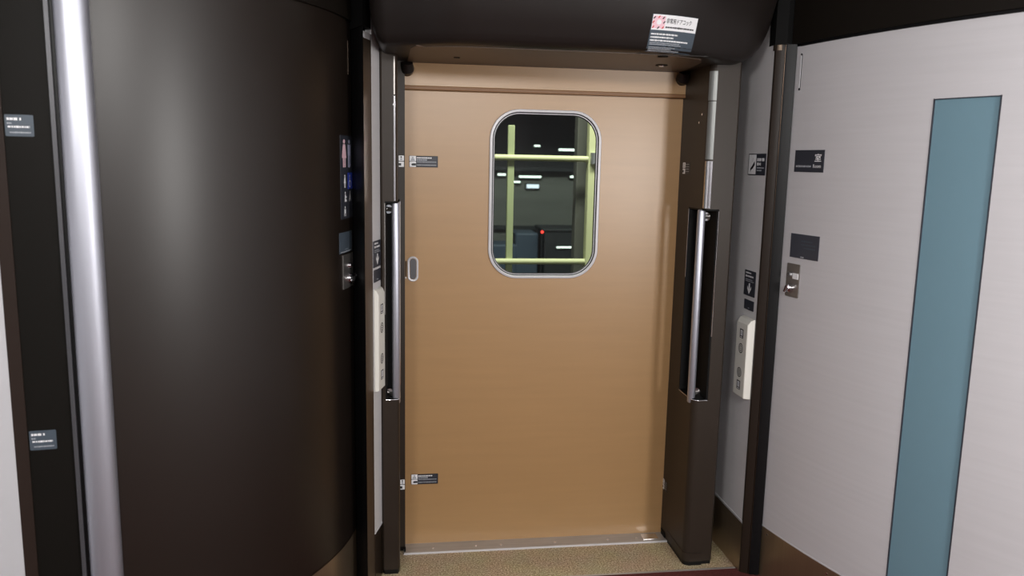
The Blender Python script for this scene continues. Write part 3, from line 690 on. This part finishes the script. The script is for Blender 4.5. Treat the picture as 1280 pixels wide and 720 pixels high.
# ------------------------------------------------------------------ night platform beyond the window
def thing(o, label, cat, group=None): return tag(o, label, cat, group)
mb = MB(); mb.box((-6, 3.3, -.12), (12, 5.2, -.06), 'platform_grey'); struct(mb.build('floor.002'))
mb = MB(); mb.box((-8, 5.2, -1.2), (16, 16, -1.1), 'ext_dark'); struct(mb.build('floor.003'))
fn = empty('platform_fence', (.8, 4.3, -.06)); thing(fn, 'pale yellow green post and rail barrier outside the door window', 'fence')
mb = MB(); mb.tube([(-2, 4.3, 1.541), (1.04, 4.3, 1.541)], .016, 'fence_green', 14); mb.build('rail', fn)
mb = MB(); mb.tube([(-2, 4.3, .978), (1.04, 4.3, .978)], .016, 'fence_green', 14); mb.build('rail', fn)
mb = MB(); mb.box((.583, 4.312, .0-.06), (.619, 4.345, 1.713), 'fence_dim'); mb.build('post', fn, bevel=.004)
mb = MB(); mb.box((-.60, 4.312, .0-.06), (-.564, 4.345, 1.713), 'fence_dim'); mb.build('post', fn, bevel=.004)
mb = MB(); mb.box((1.022, 4.28, -.06), (1.12, 4.34, 2.6), 'fence_green'); mb.build('main_post', fn, bevel=.006)
mb = MB(); mb.box((.988, 4.42, -.06), (1.060, 4.50, 2.6), 'ext_wall'); thing(mb.build('pillar', bevel=.005), 'dim grey green pillar just behind the barrier post outside the window', 'pillar')
mb = MB(); mb.tube([(1.052, 4.272, 1.515), (1.052, 4.272, 1.575)], .022, 'alu', 16); mb.build('rail_clamp', fn)
# far side of the tracks
mb = MB(); mb.box((-6, 15, -1.1), (14, 15.2, 1.35), 'ext_wall'); mb.box((-6, 14.8, 1.35), (14, 15.2, 1.42), 'ext_dark'); mb.box((-6, 14.9, .25), (14, 15.0, .32), 'ext_dark'); mb.box((-6, 14.9, -.25), (14, 15, -.2), 'ext_dark'); mb.box((-6, 15.2, 1.42), (14, 15.4, 4.0), 'ext_dark')
struct(mb.build('wall_far'))
mb = MB(); mb.box((2.0, 13.6, -1.1), (2.40, 14.3, .30), 'ext_blue'); mb.box((1.2, 13.6, -1.1), (2.02, 14.3, .10), 'ext_blue'); thing(mb.build('cabinet', bevel=.03), 'bluish grey trackside cabinet low beyond the barrier, through the window', 'cabinet')
mb = MB(); mb.box((2.47, 13.4, -1.1), (3.35, 14.2, .36), 'ext_dark'); mb.box((2.43, 13.38, .34), (3.38, 14.22, .40), 'ext_dark'); thing(mb.build('cabinet', bevel=.02), 'dark trackside cabinet with a flat top beyond the barrier, through the window', 'cabinet')
mb = MB(); mb.box((-6, 12.5, 2.88), (14, 15.4, 3.0), 'ext_dark'); struct(mb.build('ceiling.001'))
def lamp(x0, x1, y, z, hh, label):
    if y == 14:      # fixed to the far wall
        k = 14.90/14 if z < 1.33 else 15.12/14
        x0, x1, y, z, hh = x0*k, x1*k, 14*k, 1.52+(z-1.52)*k, hh*k
    t = empty('platform_lamp', (x0, y, z)); thing(t, label, 'lamp', 'far platform lights seen through the window')
    mb = MB(); mb.tube([(x0, y, z), (x1, y, z)], hh, 'lamp_white', 10); mb.build('tube', t)
    mb = MB(); mb.box((x0-.02, y+hh*.6, z-hh*1.3), (x1+.02, y+(.10 if y > 14 else .039), z+hh*1.3), 'ext_dark'); mb.build('fitting', t)
lamp(2.80, 3.24, 14, 1.742, .018, 'long white lamp strip above the upper rail, upper right of the window')
lamp(2.10, 2.49, 14, 1.259, .016, 'long white lamp strip just below the upper rail, left of window centre')
lamp(2.00, 2.12, 14, 1.166, .014, 'short white lamp strip below the long strip left of window centre')
lamp(2.36, 2.46, 14, 1.80, .014, 'short white lamp strip above the upper rail near window centre')
lamp(1.72, 1.86, 14, 1.29, .016, 'short white lamp strip at the left edge of the window below the upper rail')
lamp(3.02, 3.11, 14, 1.272, .016, 'short white lamp strip at right of the window below the upper rail')
lamp(2.68, 2.96, 13.36, .08, .012, 'low white lamp strip on the dark cabinet near the window bottom')
lamp(3.10, 3.25, 14, 2.08, .022, 'bright lamp in the upper right corner of the window')
mb = MB(); mb.box((2.39, 14.93, 1.03), (2.62, 14.95, 1.10), 'sign_white'); mb.box((2.37, 14.95, 1.01), (2.64, 15.0, 1.12), 'ext_dark'); thing(mb.build('station_sign'), 'small glowing bluish white sign left of window centre beyond the tracks', 'sign')
mb = MB(); mb.tube([(2.415, 13.32, .345), (2.415, 13.335, .345)], .022, 'lamp_red', 12); mb.tube([(2.415, 13.335, .345), (2.415, 13.37, .345)], .03, 'ext_dark', 12); mb.tube([(2.415, 13.355, -1.1), (2.415, 13.355, .33)], .012, 'ext_dark', 8); thing(mb.build('signal_lamp'), 'small red signal lamp near window centre beyond the tracks', 'lamp')

# ------------------------------------------------------------------ lights
def area(name, loc, target, w, h, power, col=(1, .975, .95)):
    d = bpy.data.lights.new(name, 'AREA'); d.shape = 'RECTANGLE'; d.size = w; d.size_y = h; d.energy = power; d.color = col
    o = bpy.data.objects.new(name, d); COL.objects.link(o); o.location = loc
    o.rotation_euler = (Vector(target)-Vector(loc)).to_track_quat('-Z', 'Y').to_euler()
    return o
area('corridor_lamp', (1.85, -.25, 1.48), (.2, 2.4, 1.45), .36, .70, 36)
area('ceiling_lamp_left', (-.85, -.1, 2.2), (.9, 2.0, .8), .5, .5, 36)
area('ceiling_lamp_rear', (.45, -.45, 2.2), (.6, 2.0, .6), .7, .3, 36)
area('platform_light', (.9, 3.45, 3.0), (.9, 4.3, 1.1), 2.0, .3, 70, (1, .97, .86))
area('track_light', (2.5, 9.5, 4.5), (2.4, 14.5, .3), 4, 1, 240, (.95, 1, .95))

w = bpy.data.worlds.new('World'); sc.world = w; w.use_nodes = True
w.node_tree.nodes['Background'].inputs['Color'].default_value = (.012, .014, .014, 1)
w.node_tree.nodes['Background'].inputs['Strength'].default_value = 1

# ------------------------------------------------------------------ camera
cd = bpy.data.cameras.new('Camera'); cam = bpy.data.objects.new('Camera', cd); COL.objects.link(cam)
p, y, r = R(9.03), R(8.18), R(1.157)
fwd = Vector((sin(y)*cos(p), cos(y)*cos(p), -sin(p))); right = Vector((cos(y), -sin(y), 0)); up = right.cross(fwd)
Rv = right*cos(r)+up*sin(r); Uv = up*cos(r)-right*sin(r)
cam.matrix_world = Matrix(((Rv.x, Uv.x, -fwd.x, 0), (Rv.y, Uv.y, -fwd.y, 0), (Rv.z, Uv.z, -fwd.z, 1.52), (0, 0, 0, 1)))
cd.sensor_width = 36; cd.lens = 995/1280*36; cd.clip_start = .02; cd.clip_end = 200
cd.dof.use_dof = True; cd.dof.focus_distance = 2.9; cd.dof.aperture_fstop = 3.2
sc.camera = cam
sc.view_settings.view_transform = 'Standard'; sc.view_settings.look = 'None'; sc.view_settings.exposure = 0
